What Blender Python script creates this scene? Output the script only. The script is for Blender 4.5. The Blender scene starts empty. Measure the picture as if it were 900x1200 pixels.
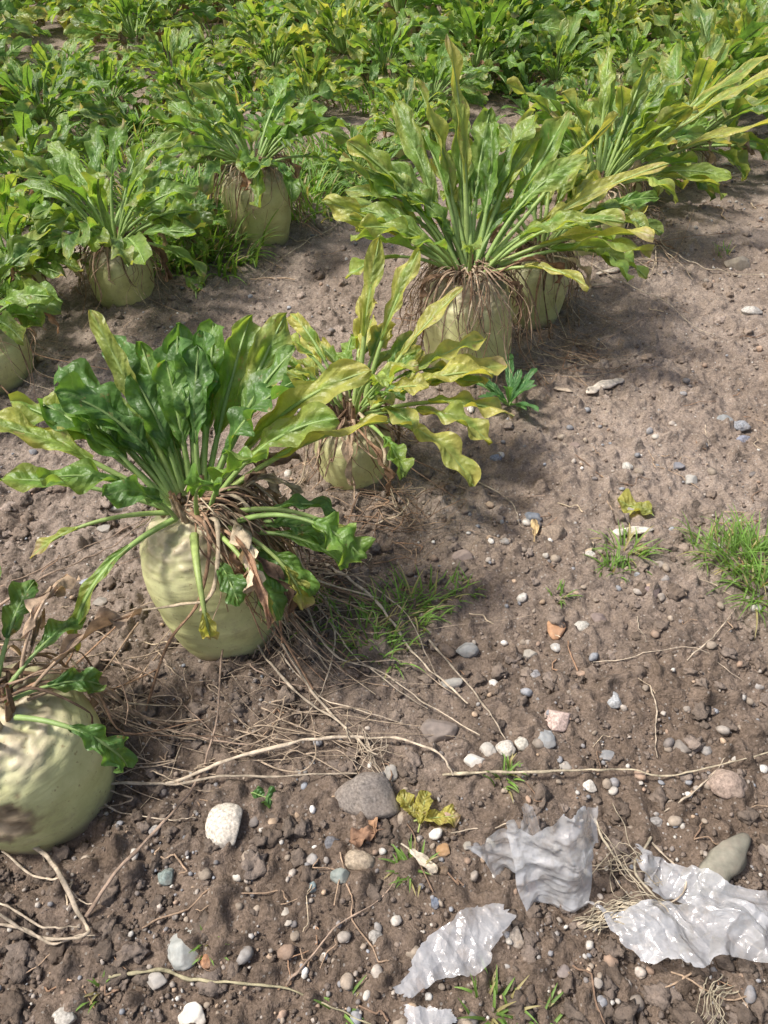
import bpy, math, numpy as np
from mathutils import Vector
sc=bpy.context.scene
sc.view_settings.view_transform='Standard'
try: sc.view_settings.look='None'
except: pass
sc.view_settings.exposure=0

# ---------------------------------------------------------------- camera
PITCH=math.radians(42); FP=875.0
cam=bpy.data.cameras.new('camera'); co=bpy.data.objects.new('camera',cam); sc.collection.objects.link(co)
co.location=(0,0,1); co.rotation_euler=(math.radians(90)-PITCH,0,0)
cam.sensor_fit='VERTICAL'; cam.sensor_height=24; cam.sensor_width=18; cam.lens=12/(600/FP)
cam.clip_start=.02; cam.clip_end=500; sc.camera=co
def G(px,py):
    a=(px-450)/FP; b=(600-py)/FP
    t=1/(math.sin(PITCH)-b*math.cos(PITCH))
    return (a*t,(math.cos(PITCH)+b*math.sin(PITCH))*t)

# ---------------------------------------------------------------- noise
_p=np.random.RandomState(3).rand(65536)
def vn(x,y,z=0.0,seed=0):
    x=np.asarray(x,float); y=np.asarray(y,float); z=np.asarray(z,float)+x*0
    xi=np.floor(x).astype(np.int64); yi=np.floor(y).astype(np.int64); zi=np.floor(z).astype(np.int64)
    fx=x-xi; fy=y-yi; fz=z-zi
    fx=fx*fx*(3-2*fx); fy=fy*fy*(3-2*fy); fz=fz*fz*(3-2*fz)
    def h(i,j,k):
        n=(i*374761393+j*668265263+k*1274126177+seed*974711)&0xffffffff
        n=((n^(n>>13))*1103515245)&0xffffffff
        return _p[(n^(n>>16))&0xffff]
    def l(a,b,t): return a+(b-a)*t
    return l(l(l(h(xi,yi,zi),h(xi+1,yi,zi),fx),l(h(xi,yi+1,zi),h(xi+1,yi+1,zi),fx),fy),
             l(l(h(xi,yi,zi+1),h(xi+1,yi,zi+1),fx),l(h(xi,yi+1,zi+1),h(xi+1,yi+1,zi+1),fx),fy),fz)*2-1
def fbm(x,y,z=0.0,o=4,seed=0):
    s=0;a=1;t=0
    for i in range(o):
        s=s+a*vn(x,y,z,seed+i*7); t+=a; a*=.5; x=x*2.03+3.1;y=y*2.03+1.7;z=z*2.03
    return s/t

HERO=[(-.265,.84,.106,.235),(-.065,1.24,.082,.14),(.215,1.69,.112,.23),(.41,1.95,.09,.18),(.66,2.38,.1,.2),(-.485,.53,.110,.165),
      (-.97,1.62,.1,.13),(-.76,2.06,.09,.15),(-.42,2.52,.115,.22)]
gh_off=(0,0)
def _gh(x,y):
    x=np.asarray(x,float); y=np.asarray(y,float)
    h=.022*fbm(x*2.2,y*2.2,o=3,seed=1)+.014*fbm(x*9,y*9,o=3,seed=2)
    b=1-np.abs(fbm(x*28,y*28,o=3,seed=4))*1.6
    m=np.clip(.45+.9*fbm(x*3,y*3,o=2,seed=9),0.1,1)
    h=h-.010*b*m
    for (px,py,r,H) in HERO:
        d=np.hypot(x-px,y-py); h=h+.018*np.exp(-((d-r*1.25)/.06)**2)*(.6+.8*vn(x*20,y*20,seed=5))
    return h
def gh(x,y): return _gh(np.asarray(x)+gh_off[0],np.asarray(y)+gh_off[1])
def ghf(x,y):
    d=np.clip(1.6/(np.abs(y)+.3),0,1)
    f=fbm(x*75,y*75,o=3,seed=11)
    big=np.maximum(0,fbm(x*34,y*34,o=2,seed=13)-.20)
    return gh(x,y)+d*(.006*f+.005*np.maximum(0,vn(x*60,y*60,seed=12)-.15)*2+.034*big)

# ---------------------------------------------------------------- mesh builder
class B:
    def __init__(s): s.v=[];s.f=[];s.c=[];s.u=[];s.m=[];s.n=0
    def add(s,v,f,c,u=None,m=0,off=True):
        v=np.asarray(v,float).reshape(-1,3); n=len(v)
        c=np.asarray(c,float)
        if c.ndim==1: c=np.tile(c[:3],(n,1))
        if u is None: u=np.zeros((n,2))
        s.v.append(v);s.c.append(c);s.u.append(u)
        f=np.asarray(f,np.int64)+s.n
        s.f.append(f); s.m.append(np.full(len(f),m)); s.n+=n
    def mesh(s,name,mats,smooth=True):
        me=bpy.data.meshes.new(name)
        v=np.concatenate(s.v); me.vertices.add(len(v)); me.vertices.foreach_set('co',v.ravel())
        idx=np.concatenate([f.ravel() for f in s.f]); tot=np.concatenate([np.full(len(f),f.shape[1]) for f in s.f])
        st=np.concatenate([[0],np.cumsum(tot)[:-1]])
        me.loops.add(len(idx)); me.loops.foreach_set('vertex_index',idx.astype(np.int32))
        me.polygons.add(len(tot)); me.polygons.foreach_set('loop_start',st.astype(np.int32))
        me.polygons.foreach_set('material_index',np.concatenate(s.m).astype(np.int32))
        me.polygons.foreach_set('use_smooth',np.full(len(tot),smooth))
        me.update(calc_edges=True); me.validate()
        c=np.concatenate(s.c); c=np.hstack([np.clip(c,0.005,1),np.ones((len(c),1))])
        a=me.attributes.new('Col','FLOAT_COLOR','POINT'); a.data.foreach_set('color',c.ravel())
        a=me.attributes.new('luv','FLOAT2','POINT'); a.data.foreach_set('vector',np.concatenate(s.u).ravel())
        for m in mats: me.materials.append(m)
        return me
def obj(name,me,parent=None,loc=(0,0,0)):
    o=bpy.data.objects.new(name,me); sc.collection.objects.link(o); o.location=loc
    if parent: o.parent=parent
    return o
def empty(name,loc=(0,0,0)):
    o=bpy.data.objects.new(name,None); sc.collection.objects.link(o); o.location=loc; o.empty_display_size=.05
    return o
def gridf(nr,nc,wrap=False):
    i=np.arange(nr-1)[:,None]; j=np.arange(nc if wrap else nc-1)[None,:]; j2=(j+1)%nc
    return np.stack([i*nc+j,i*nc+j2,(i+1)*nc+j2,(i+1)*nc+j],-1).reshape(-1,4)
def norm(a): return a/np.maximum(np.linalg.norm(a,axis=-1,keepdims=True),1e-9)
def tube(b,P,r,col,m=0,sides=6,flat=1.0,col2=None):
    P=np.asarray(P,float); n=len(P); r=np.broadcast_to(np.asarray(r,float),(n,))
    T=norm(np.gradient(P,axis=0)); S=np.cross(T,[0.02,0.01,1.]); S=norm(S); N=np.cross(S,T)
    a=np.arange(sides)/sides*2*np.pi
    V=P[:,None]+r[:,None,None]*(np.cos(a)[None,:,None]*S[:,None]+flat*np.sin(a)[None,:,None]*N[:,None])
    s=np.linspace(0,1,n)
    c=np.asarray(col,float)
    if col2 is not None: c=np.repeat((c[None]*(1-s[:,None])+np.asarray(col2)[None]*s[:,None]),sides,0)
    b.add(V,gridf(n,sides,True),c,np.stack([np.zeros(n*sides),np.repeat(s,sides)],1),m)
def spline(pts,n):
    pts=np.asarray(pts,float); k=len(pts)
    if k<3:
        t=np.linspace(0,1,n)[:,None]; return pts[0]*(1-t)+pts[-1]*t
    P=np.vstack([2*pts[0]-pts[1],pts,2*pts[-1]-pts[-2]])
    out=[]
    for t in np.linspace(0,k-1-1e-6,n):
        i=int(t); f=t-i; a,b_,c,d=P[i],P[i+1],P[i+2],P[i+3]
        out.append(.5*((2*b_)+(-a+c)*f+(2*a-5*b_+4*c-d)*f*f+(-a+3*b_-3*c+d)*f**3))
    return np.array(out)

# ---------------------------------------------------------------- materials
def nt(name):
    m=bpy.data.materials.new(name); m.use_nodes=True; t=m.node_tree; t.nodes.clear(); return m,t
def N_(t,typ,**k):
    n=t.nodes.new(typ)
    for a,b in k.items(): setattr(n,a,b)
    return n
def noise(t,co,scale,detail=4,rough=.6):
    n=N_(t,'ShaderNodeTexNoise'); n.inputs['Scale'].default_value=scale; n.inputs['Detail'].default_value=detail; n.inputs['Roughness'].default_value=rough
    t.links.new(co,n.inputs['Vector']); return n
def mth(t,op,a,b=None,c=None,clamp=False):
    n=N_(t,'ShaderNodeMath',operation=op); n.use_clamp=clamp
    for i,x in enumerate((a,b,c)):
        if x is None: continue
        if isinstance(x,(int,float)): n.inputs[i].default_value=x
        else: t.links.new(x,n.inputs[i])
    return n.outputs[0]
def mix(t,f,a,b,typ='MIX'):
    n=N_(t,'ShaderNodeMix',data_type='RGBA',blend_type=typ)
    for s,x in ((n.inputs[0],f),(n.inputs[6],a),(n.inputs[7],b)):
        if isinstance(x,(int,float)): s.default_value=x
        elif isinstance(x,tuple): s.default_value=(*x,1)
        else: t.links.new(x,s)
    return n.outputs[2]
def ramp(t,f,a,b):
    n=N_(t,'ShaderNodeMapRange'); n.inputs[1].default_value=a; n.inputs[2].default_value=b; t.links.new(f,n.inputs[0]); return n.outputs[0]
def vmat(name,rough=.7,ns=60,amt=.35,bs=200,bstr=.3,bdist=.002,trans=0,spec=.4,veins=False,tcol=None,brown=0,dust=0):
    m,t=nt(name); out=N_(t,'ShaderNodeOutputMaterial'); p=N_(t,'ShaderNodeBsdfPrincipled')
    at=N_(t,'ShaderNodeAttribute',attribute_name='Col'); tc=N_(t,'ShaderNodeTexCoord').outputs['Object']
    n=noise(t,tc,ns); f=ramp(t,n.outputs[0],.3,.7)
    c=mix(t,1.0,at.outputs[0],mix(t,f,(1-amt,)*3,(1+amt,)*3),'MULTIPLY')
    h=noise(t,tc,bs,5).outputs[0]
    if dust: c=mix(t,mth(t,'MULTIPLY',ramp(t,noise(t,tc,48,5,.7).outputs[0],.45,.65),dust),c,(.27,.215,.17))
    if veins:
        uv=N_(t,'ShaderNodeAttribute',attribute_name='luv'); sp=N_(t,'ShaderNodeSeparateXYZ'); t.links.new(uv.outputs['Vector'],sp.inputs[0])
        au=mth(t,'ABSOLUTE',sp.outputs[0])
        w=mth(t,'ADD',mth(t,'MULTIPLY',sp.outputs[1],8.0),mth(t,'MULTIPLY',au,-1.7))
        w=mth(t,'ADD',w,mth(t,'MULTIPLY',noise(t,tc,25,2).outputs[0],1.5))
        fr=mth(t,'ABSOLUTE',mth(t,'SUBTRACT',mth(t,'FRACT',w),.5))
        v=mth(t,'SUBTRACT',1.0,mth(t,'MULTIPLY',fr,13.0),clamp=True)
        mid=mth(t,'SUBTRACT',1.0,mth(t,'MULTIPLY',au,9.0),clamp=True)
        v2=mth(t,'MAXIMUM',mth(t,'MULTIPLY',v,.4),mid)
        c=mix(t,mth(t,'MULTIPLY',v2,.6),c,mix(t,.5,c,(.38,.48,.20)))
        h=mth(t,'ADD',mth(t,'MULTIPLY',h,.25),mth(t,'ADD',mth(t,'MULTIPLY',fr,1.2),mth(t,'MULTIPLY',noise(t,tc,70,2).outputs[0],1.4)))
        if brown:
            bn=noise(t,tc,38,4,.7).outputs[0]; bf=ramp(t,bn,.63,.69)
            c=mix(t,mth(t,'MULTIPLY',bf,brown),c,(.32,.24,.10))
    t.links.new(c,p.inputs['Base Color']); p.inputs['Roughness'].default_value=rough
    p.inputs['Specular IOR Level'].default_value=spec
    bp=N_(t,'ShaderNodeBump'); bp.inputs['Strength'].default_value=bstr; bp.inputs['Distance'].default_value=bdist
    t.links.new(h,bp.inputs['Height']); t.links.new(bp.outputs[0],p.inputs['Normal'])
    sh=p.outputs[0]
    if trans:
        tr=N_(t,'ShaderNodeBsdfTranslucent'); ct=mix(t,1.0,c,tcol or (1.8,1.75,.75),'MULTIPLY'); t.links.new(ct,tr.inputs[0])
        mx=N_(t,'ShaderNodeMixShader'); mx.inputs[0].default_value=trans; t.links.new(sh,mx.inputs[1]); t.links.new(tr.outputs[0],mx.inputs[2]); sh=mx.outputs[0]
    t.links.new(sh,out.inputs[0]); return m
M_leaf=vmat('leaf_blade',rough=.40,ns=45,amt=.25,bs=250,bstr=.6,bdist=.004,trans=.42,spec=.5,veins=True,brown=.8)
M_rib=vmat('leaf_rib',rough=.45,ns=80,amt=.2,bs=300,bstr=.2,trans=.15,spec=.4)
M_dry=vmat('dried_leaf',rough=.9,ns=70,amt=.5,bs=220,bstr=.6,trans=.15,spec=.15,tcol=(1.2,1,.7))
M_stone=vmat('stone',rough=.8,ns=130,amt=.35,bs=350,bstr=.4,bdist=.001,spec=.3,dust=.5)
M_clod=vmat('soil_clod',rough=.97,ns=90,amt=.3,bs=200,bstr=1,bdist=.004,spec=.08)
M_grass=vmat('grass_blade',rough=.5,ns=30,amt=.25,bs=200,bstr=.1,trans=.4,spec=.4)

def root_mat():
    m,t=nt('beet_skin'); out=N_(t,'ShaderNodeOutputMaterial'); p=N_(t,'ShaderNodeBsdfPrincipled')
    at=N_(t,'ShaderNodeAttribute',attribute_name='Col'); tc=N_(t,'ShaderNodeTexCoord').outputs['Object']
    mp=N_(t,'ShaderNodeMapping'); mp.inputs['Scale'].default_value=(1,1,7); t.links.new(tc,mp.inputs[0])
    c=mix(t,1.0,at.outputs[0],mix(t,ramp(t,noise(t,tc,22,4).outputs[0],.3,.7),(.84,.84,.76),(1.10,1.10,1.13)),'MULTIPLY')
    ring=noise(t,mp.outputs[0],14,5,.65).outputs[0]; rf=ramp(t,ring,.60,.72)
    c=mix(t,mth(t,'MULTIPLY',rf,.38),c,(.30,.25,.11))
    m2=N_(t,'ShaderNodeMapping'); m2.inputs['Scale'].default_value=(1,1,.25); t.links.new(tc,m2.inputs[0])
    st=noise(t,m2.outputs[0],45,4,.6).outputs[0]; c=mix(t,mth(t,'MULTIPLY',ramp(t,st,.56,.68),.25),c,(.42,.44,.17))
    sp=noise(t,tc,120,3).outputs[0]; c=mix(t,mth(t,'MULTIPLY',ramp(t,sp,.64,.72),.65),c,(.26,.17,.08))
    dirt=noise(t,tc,13,6,.75).outputs[0]; c=mix(t,mth(t,'MULTIPLY',ramp(t,dirt,.55,.70),.45),c,(.30,.235,.16))
    t.links.new(c,p.inputs['Base Color']); p.inputs['Roughness'].default_value=.45; p.inputs['Specular IOR Level'].default_value=.4
    bp=N_(t,'ShaderNodeBump'); bp.inputs['Strength'].default_value=.4; bp.inputs['Distance'].default_value=.003
    t.links.new(mth(t,'ADD',mth(t,'ADD',ring,mth(t,'MULTIPLY',st,.3)),mth(t,'MULTIPLY',sp,.4)),bp.inputs['Height']); t.links.new(bp.outputs[0],p.inputs['Normal'])
    t.links.new(p.outputs[0],out.inputs[0]); return m
M_root=root_mat()

def soil_mat():
    m,t=nt('soil'); out=N_(t,'ShaderNodeOutputMaterial'); p=N_(t,'ShaderNodeBsdfPrincipled')
    tc=N_(t,'ShaderNodeTexCoord').outputs['Object']
    sp=N_(t,'ShaderNodeSeparateXYZ'); t.links.new(tc,sp.inputs[0])
    big=noise(t,tc,2.5,5).outputs[0]
    c=mix(t,ramp(t,big,.35,.65),(.250,.196,.154),(.345,.282,.234))
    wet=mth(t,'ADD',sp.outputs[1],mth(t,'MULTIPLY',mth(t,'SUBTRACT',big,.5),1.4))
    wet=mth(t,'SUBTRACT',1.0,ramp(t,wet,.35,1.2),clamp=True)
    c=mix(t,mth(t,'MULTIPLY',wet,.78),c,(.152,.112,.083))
    md=noise(t,tc,24,6,.7).outputs[0]; c=mix(t,1.0,c,mix(t,ramp(t,md,.3,.7),(.64,.63,.62),(1.28,1.27,1.26)),'MULTIPLY')
    fi=noise(t,tc,260,4,.7).outputs[0]; c=mix(t,1.0,c,mix(t,ramp(t,fi,.35,.65),(.68,.67,.65),(1.30,1.30,1.32)),'MULTIPLY')
    vo=N_(t,'ShaderNodeTexVoronoi'); vo.inputs['Scale'].default_value=150; t.links.new(tc,vo.inputs['Vector'])
    g=mth(t,'LESS_THAN',vo.outputs['Distance'],.28)
    vs=N_(t,'ShaderNodeSeparateColor'); t.links.new(vo.outputs['Color'],vs.inputs[0])
    g=mth(t,'MULTIPLY',g,mth(t,'GREATER_THAN',vs.outputs[0],.80))
    c=mix(t,mth(t,'MULTIPLY',g,.5),c,(.48,.44,.39))
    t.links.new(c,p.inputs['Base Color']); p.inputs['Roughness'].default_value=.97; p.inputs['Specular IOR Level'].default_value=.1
    v2=N_(t,'ShaderNodeTexVoronoi'); v2.inputs['Scale'].default_value=85; t.links.new(tc,v2.inputs['Vector'])
    h=mth(t,'ADD',mth(t,'MULTIPLY',md,1.2),mth(t,'ADD',mth(t,'MULTIPLY',fi,.5),mth(t,'MULTIPLY',v2.outputs['Distance'],-.5)))
    bp=N_(t,'ShaderNodeBump'); bp.inputs['Strength'].default_value=1; bp.inputs['Distance'].default_value=.008
    t.links.new(h,bp.inputs['Height']); t.links.new(bp.outputs[0],p.inputs['Normal'])
    t.links.new(p.outputs[0],out.inputs[0]); return m
M_soil=soil_mat()

# ---------------------------------------------------------------- ground
def axis(fine0,fine1,step,far,g):
    a=list(np.arange(fine0,fine1,step)); s=step
    while a[-1]<far: s*=g; a.append(a[-1]+s)
    return a
xa=axis(0,1.15,.004,140,1.035); xs=np.array([-v for v in xa[:0:-1]]+xa)
ya=axis(.1,1.9,.004,140,1.018); ys=[]; s=.0042; y=.1
while y>-60: s*=1.12; y-=s; ys.append(y)
ys=np.array(ys[::-1]+ya)
X,Y=np.meshgrid(xs,ys); Z=ghf(X,Y)
b=B(); b.add(np.stack([X,Y,Z],-1),gridf(len(ys),len(xs)),(.2,.15,.1))
obj('ground',b.mesh('ground',[M_soil]))

# ---------------------------------------------------------------- stones and clods
def ico(n):
    import bmesh
    bm=bmesh.new(); bmesh.ops.create_icosphere(bm,subdivisions=n,radius=1)
    v=np.array([x.co[:] for x in bm.verts]); f=np.array([[q.index for q in x.verts] for x in bm.faces]); bm.free(); return v,f
I1,I2,I3,I4=ico(1),ico(2),ico(3),ico(4)
def zrot(a): c,s=math.cos(a),math.sin(a); return np.array([[c,-s,0],[s,c,0],[0,0,1]])
STC=[(.34,.32,.30),(.24,.24,.25),(.40,.35,.30),(.55,.51,.45),(.36,.25,.18),(.30,.26,.22),(.28,.29,.31),(.62,.59,.54),(.44,.32,.22),(.2,.18,.17)]
def variants(base,k,amp,fr,rng):
    out=[]
    for i in range(k):
        v=base[0].copy(); o=rng.rand(3)*50
        d=1+amp*fbm(v[:,0]*fr+o[0],v[:,1]*fr+o[1],v[:,2]*fr+o[2],o=3)*1.6
        out.append(v*d[:,None])
    return out
def scatter(name,mat,N,smin,smax,base,amp,fr,cols,sink,ymax,flat=(.5,.9),power=2.2,clump=None,smooth=True,seed=1,yp=1.9):
    rng=np.random.RandomState(seed); vs=variants(base,14,amp,fr,rng); b=B()
    y=.12+(ymax-.12)*rng.rand(N)**yp; x=(rng.rand(N)*2-1)*(.5+.68*y)
    sz=smin+(smax-smin)*rng.rand(N)**power
    if clump is not None:
        k=fbm(x*clump,y*clump,o=2,seed=seed)+rng.rand(N)*.5>.15
        x,y,sz=x[k],y[k],sz[k]
    z=gh(x,y)
    wet=np.clip(1-(y-.35)/.85,0,1)*.42
    for i in range(len(x)):
        v=vs[rng.randint(14)]*np.array([1,.65+.35*rng.rand(),flat[0]+(flat[1]-flat[0])*rng.rand()])*sz[i]
        v=v@zrot(rng.rand()*6.28).T
        c=np.array(cols[rng.randint(len(cols))])*(.8+.4*rng.rand())*((1-wet[i]) if mat is M_clod else 1)
        b.add(v+[x[i],y[i],z[i]+sz[i]*sink],base[1],c)
    return obj(name,b.mesh(name,[mat],smooth))
SOILC=[(.29,.23,.185),(.26,.205,.165),(.33,.265,.22),(.24,.185,.145)]
scatter('soil_clods',M_clod,7500,.003,.016,I3,.75,2.2,SOILC,.15,4.0,clump=3,seed=2,power=3.0)
scatter('soil_crumbs',M_clod,16000,.0015,.0048,I1,.5,1.5,SOILC,.7,3.2,seed=3)
scatter('gravel',M_stone,12000,.0015,.0045,I1,.25,1.2,STC+SOILC[:2],1.1,3.6,seed=4,clump=2,yp=1.6)
scatter('pebbles',M_stone,3400,.004,.0105,I2,.30,1.2,STC+[(.33,.27,.21)]*4,.55,4.5,power=2.6,seed=5,clump=2.5,yp=1.7)

ST=[(265,970,22,1.15,(.62,.56,.47)),(217,1112,20,1.2,(.40,.41,.38)),(432,940,36,.72,(.22,.19,.165)),(512,858,20,.8,(.23,.19,.165)),
(420,1012,16,.9,(.36,.29,.21)),(398,1028,12,.8,(.28,.31,.28)),(388,990,11,1,(.14,.14,.15)),(335,1077,11,1.1,(.48,.43,.36)),(195,1028,12,.9,(.20,.24,.22)),
(225,1188,17,.9,(.62,.58,.51)),(75,1196,17,.8,(.45,.42,.37)),(183,1148,12,.8,(.42,.39,.35)),(245,1125,10,1,(.33,.17,.09)),
(652,738,12,1.6,(.48,.27,.15)),(656,843,17,.95,(.50,.38,.33)),(638,864,14,1,(.31,.32,.32)),(720,822,12,.9,(.37,.38,.38)),(548,760,15,.7,(.27,.27,.26)),
(682,737,10,1,(.45,.43,.38)),(700,728,10,.8,(.22,.17,.15)),(647,628,17,.6,(.30,.23,.17)),(625,606,11,.7,(.2,.22,.25)),(734,548,7,1,(.5,.48,.43)),
(810,561,9,1,(.43,.41,.37)),(870,497,11,.8,(.25,.26,.28)),(850,490,10,.7,(.29,.3,.3)),(871,514,8,.7,(.22,.23,.28)),(795,545,8,.8,(.24,.24,.26)),
(852,917,25,.82,(.33,.25,.20)),(798,876,12,.9,(.24,.21,.18)),(775,1170,10,1,(.6,.57,.52)),(712,883,9,.8,(.25,.25,.25)),(692,919,9,.9,(.55,.51,.45)),
(570,880,10,1,(.52,.48,.42)),(592,878,12,.9,(.50,.46,.40)),(555,895,12,.8,(.60,.56,.50)),(612,872,9,.9,(.45,.42,.36)),(458,908,9,1.2,(.32,.30,.27)),
(520,1020,9,.6,(.17,.12,.08)),(521,995,8,1,(.40,.24,.12)),(603,1095,11,1.4,(.28,.24,.2)),(550,990,7,.8,(.35,.32,.27)),(880,368,12,.7,(.45,.42,.38)),
(862,313,14,.6,(.42,.36,.28)),(822,215,6,1,(.5,.48,.44)),(620,765,9,.8,(.4,.36,.3)),(628,788,7,1,(.26,.25,.25)),(130,398,7,1.3,(.5,.5,.48)),
(100,680,11,.9,(.33,.35,.4)),(115,700,10,.8,(.3,.27,.23)),(135,590,8,.8,(.4,.38,.33)),(120,612,9,.8,(.37,.34,.3)),(440,1100,9,1,(.33,.31,.28)),
(575,985,8,.9,(.44,.42,.37)),(510,1058,7,1,(.14,.16,.2)),(490,1120,10,.8,(.3,.26,.22)),(365,1040,7,1.4,(.24,.3,.3)),(543,655,12,.8,(.26,.2,.17)),
(760,700,9,1.2,(.2,.15,.14)),(673,522,7,1,(.25,.19,.16)),(580,535,8,1,(.18,.2,.26)),(740,600,6,.8,(.33,.3,.28)),(690,655,6,1,(.48,.45,.4)),
(530,798,14,.5,(.40,.38,.34)),(300,895,7,.8,(.4,.34,.3)),(355,905,7,1,(.33,.31,.28)),(180,975,8,.8,(.36,.33,.3)),(665,895,8,.8,(.37,.34,.3)),
(750,645,8,.8,(.34,.23,.14)),(840,640,6,1,(.38,.35,.33)),(770,960,9,.8,(.3,.28,.26)),(660,1140,8,1,(.24,.2,.18)),(745,1110,9,.8,(.33,.23,.14))]
rng=np.random.RandomState(21)
SM=[vmat('stone_speckled',rough=.75,ns=260,amt=.5,bs=420,bstr=.3,bdist=.001,spec=.3,dust=.4),vmat('stone_plain',rough=.7,ns=60,amt=.3,bs=300,bstr=.3,bdist=.001,spec=.3,dust=.4)]
for i,(px,py,hw,ra,c) in enumerate(ST):
    x,y=G(px,py); d=y*math.cos(PITCH)+math.sin(PITCH); r=hw/FP*d*1.03
    v=I4[0].copy(); o=rng.rand(3)*60
    v=v*(1+.34*fbm(v[:,0]*1.1+o[0],v[:,1]*1.1+o[1],v[:,2]*1.1+o[2],o=2)+.06*fbm(v[:,0]*5+o[0],v[:,1]*5,v[:,2]*5,o=2))[:,None]
    for k in range(6):
        n=norm(rng.randn(3)); dd=v@n; cut=.58+.25*rng.rand(); v=v-np.maximum(0,dd-cut)[:,None]*n[None]*.92
    v*=np.array([r,r*min(1.3,ra)*.95,r*.58]); v=v@zrot(rng.randn()*.15).T
    b=B(); b.add(v,I4[1],c)
    obj('stone',b.mesh('stone',[SM[i%2]]),loc=(x,y,float(gh(x,y))+r*.2))

# ---------------------------------------------------------------- leaves
GR=[(.130,.245,.052),(.160,.295,.058),(.110,.220,.056),(.195,.325,.07)]
YG=[(.30,.37,.085),(.37,.39,.10),(.25,.35,.075)]
def leaf(b,rng,base,az,el,L,W,pet=.42,bend=.9,fold=.3,ruf=.25,col=(.08,.18,.03),yel=0.,sway=0.,roll=0.,nu=11,M=30,mat=0,rr=.0052,tip=.0,curl=0.,bite=.25):
    s=np.linspace(0,1,M); e=el-bend*s**1.5; a=az+sway*s
    T=np.stack([np.cos(e)*np.cos(a),np.cos(e)*np.sin(a),np.sin(e)],1)
    P=np.asarray(base)+np.vstack([[0,0,0],np.cumsum((T[1:]+T[:-1])/2,0)*L/(M-1)])
    zmin=gh(P[:,0],P[:,1])+.008+.004*np.sin(s*9)
    P[:,2]=np.maximum(P[:,2],zmin)
    S=np.stack([np.sin(a),-np.cos(a),np.zeros(M)],1); N=np.cross(S,T)
    ro=roll*s+curl*s*s; S,N=S*np.cos(ro)[:,None]+N*np.sin(ro)[:,None],N*np.cos(ro)[:,None]-S*np.sin(ro)[:,None]
    k=s>=pet; t=(s[k]-pet)/(1-pet); P2,S2,N2=P[k],S[k],N[k]; n=len(t)
    w=W*(np.maximum(t,.0)**.66*(1-t**3.6)**.55*1.22+.09*(1-t))
    u=np.linspace(-1,1,nu); U,TT=np.meshgrid(u,t)
    k1=1.4+1.8*rng.rand(); ph=rng.rand(2)*6.28; o=rng.rand(2)*90
    phs=np.where(U<0,ph[0],ph[1]); sg=np.sign(U)*3
    Wm=w[:,None]*(1+.05*np.sin(TT*k1*13+phs*2)*np.abs(U)+.22*vn(TT*5.5+o[0],sg+o[1],seed=3)*np.abs(U)**2
        -bite*2.2*np.maximum(0,vn(TT*9+o[1],sg+o[0],seed=14)-.4)*U**2+.06*vn(TT*18+o[1],sg+o[0],seed=15)*U**2)
    fo=fold*(1-.4*TT)
    ruff=ruf*W*np.abs(U)**1.7*np.sin(TT*k1*6.28+phs+.8*U)*np.minimum(1,TT*3)+.20*ruf*W*vn(TT*7+o[0],U*3+o[1],seed=5)*3
    off_s=U*Wm*np.cos(fo); off_n=np.abs(U)**1.3*Wm*np.sin(fo)+ruff
    V=P2[:,None]+S2[:,None]*off_s[...,None]+N2[:,None]*off_n[...,None]
    V[...,2]=np.maximum(V[...,2],gh(V[...,0],V[...,1])+.003)
    c=np.asarray(col)[None,None]*np.ones((n,nu,1))*(1+.18*vn(TT*4+o[0],U*2+o[1],seed=8))[...,None]
    if yel>0:
        f=np.clip(yel*(1.1*np.abs(U)**1.5+.9*TT**2-.2+1.0*vn(TT*5+o[1],U*2.5+o[0],seed=6)),0,1)[...,None]
        c=c*(1-f)+np.array([.50,.47,.13])*f
    if tip>0:
        f=np.clip((TT-(1-tip)+.15*vn(TT*8,U*3+o[0]))*6,0,1)[...,None]; c=c*(1-f)+np.array([.46,.35,.22])*f
    b.add(V,gridf(n,nu),c.reshape(-1,3),np.stack([U.ravel(),TT.ravel()],1),mat)
    r=(rr*(1-s)**.75+.0009)*(L/.3)**.6
    pc=np.array([.28,.37,.13])*(1 if mat==0 else 0)+np.asarray(col)*(.35 if mat==0 else 1)
    tube(b,P-N*r[:,None]*.5,r,pc,1 if mat==0 else mat,6,.8,col2=pc*.8 if mat==0 else None)
    return P[-1]
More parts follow.
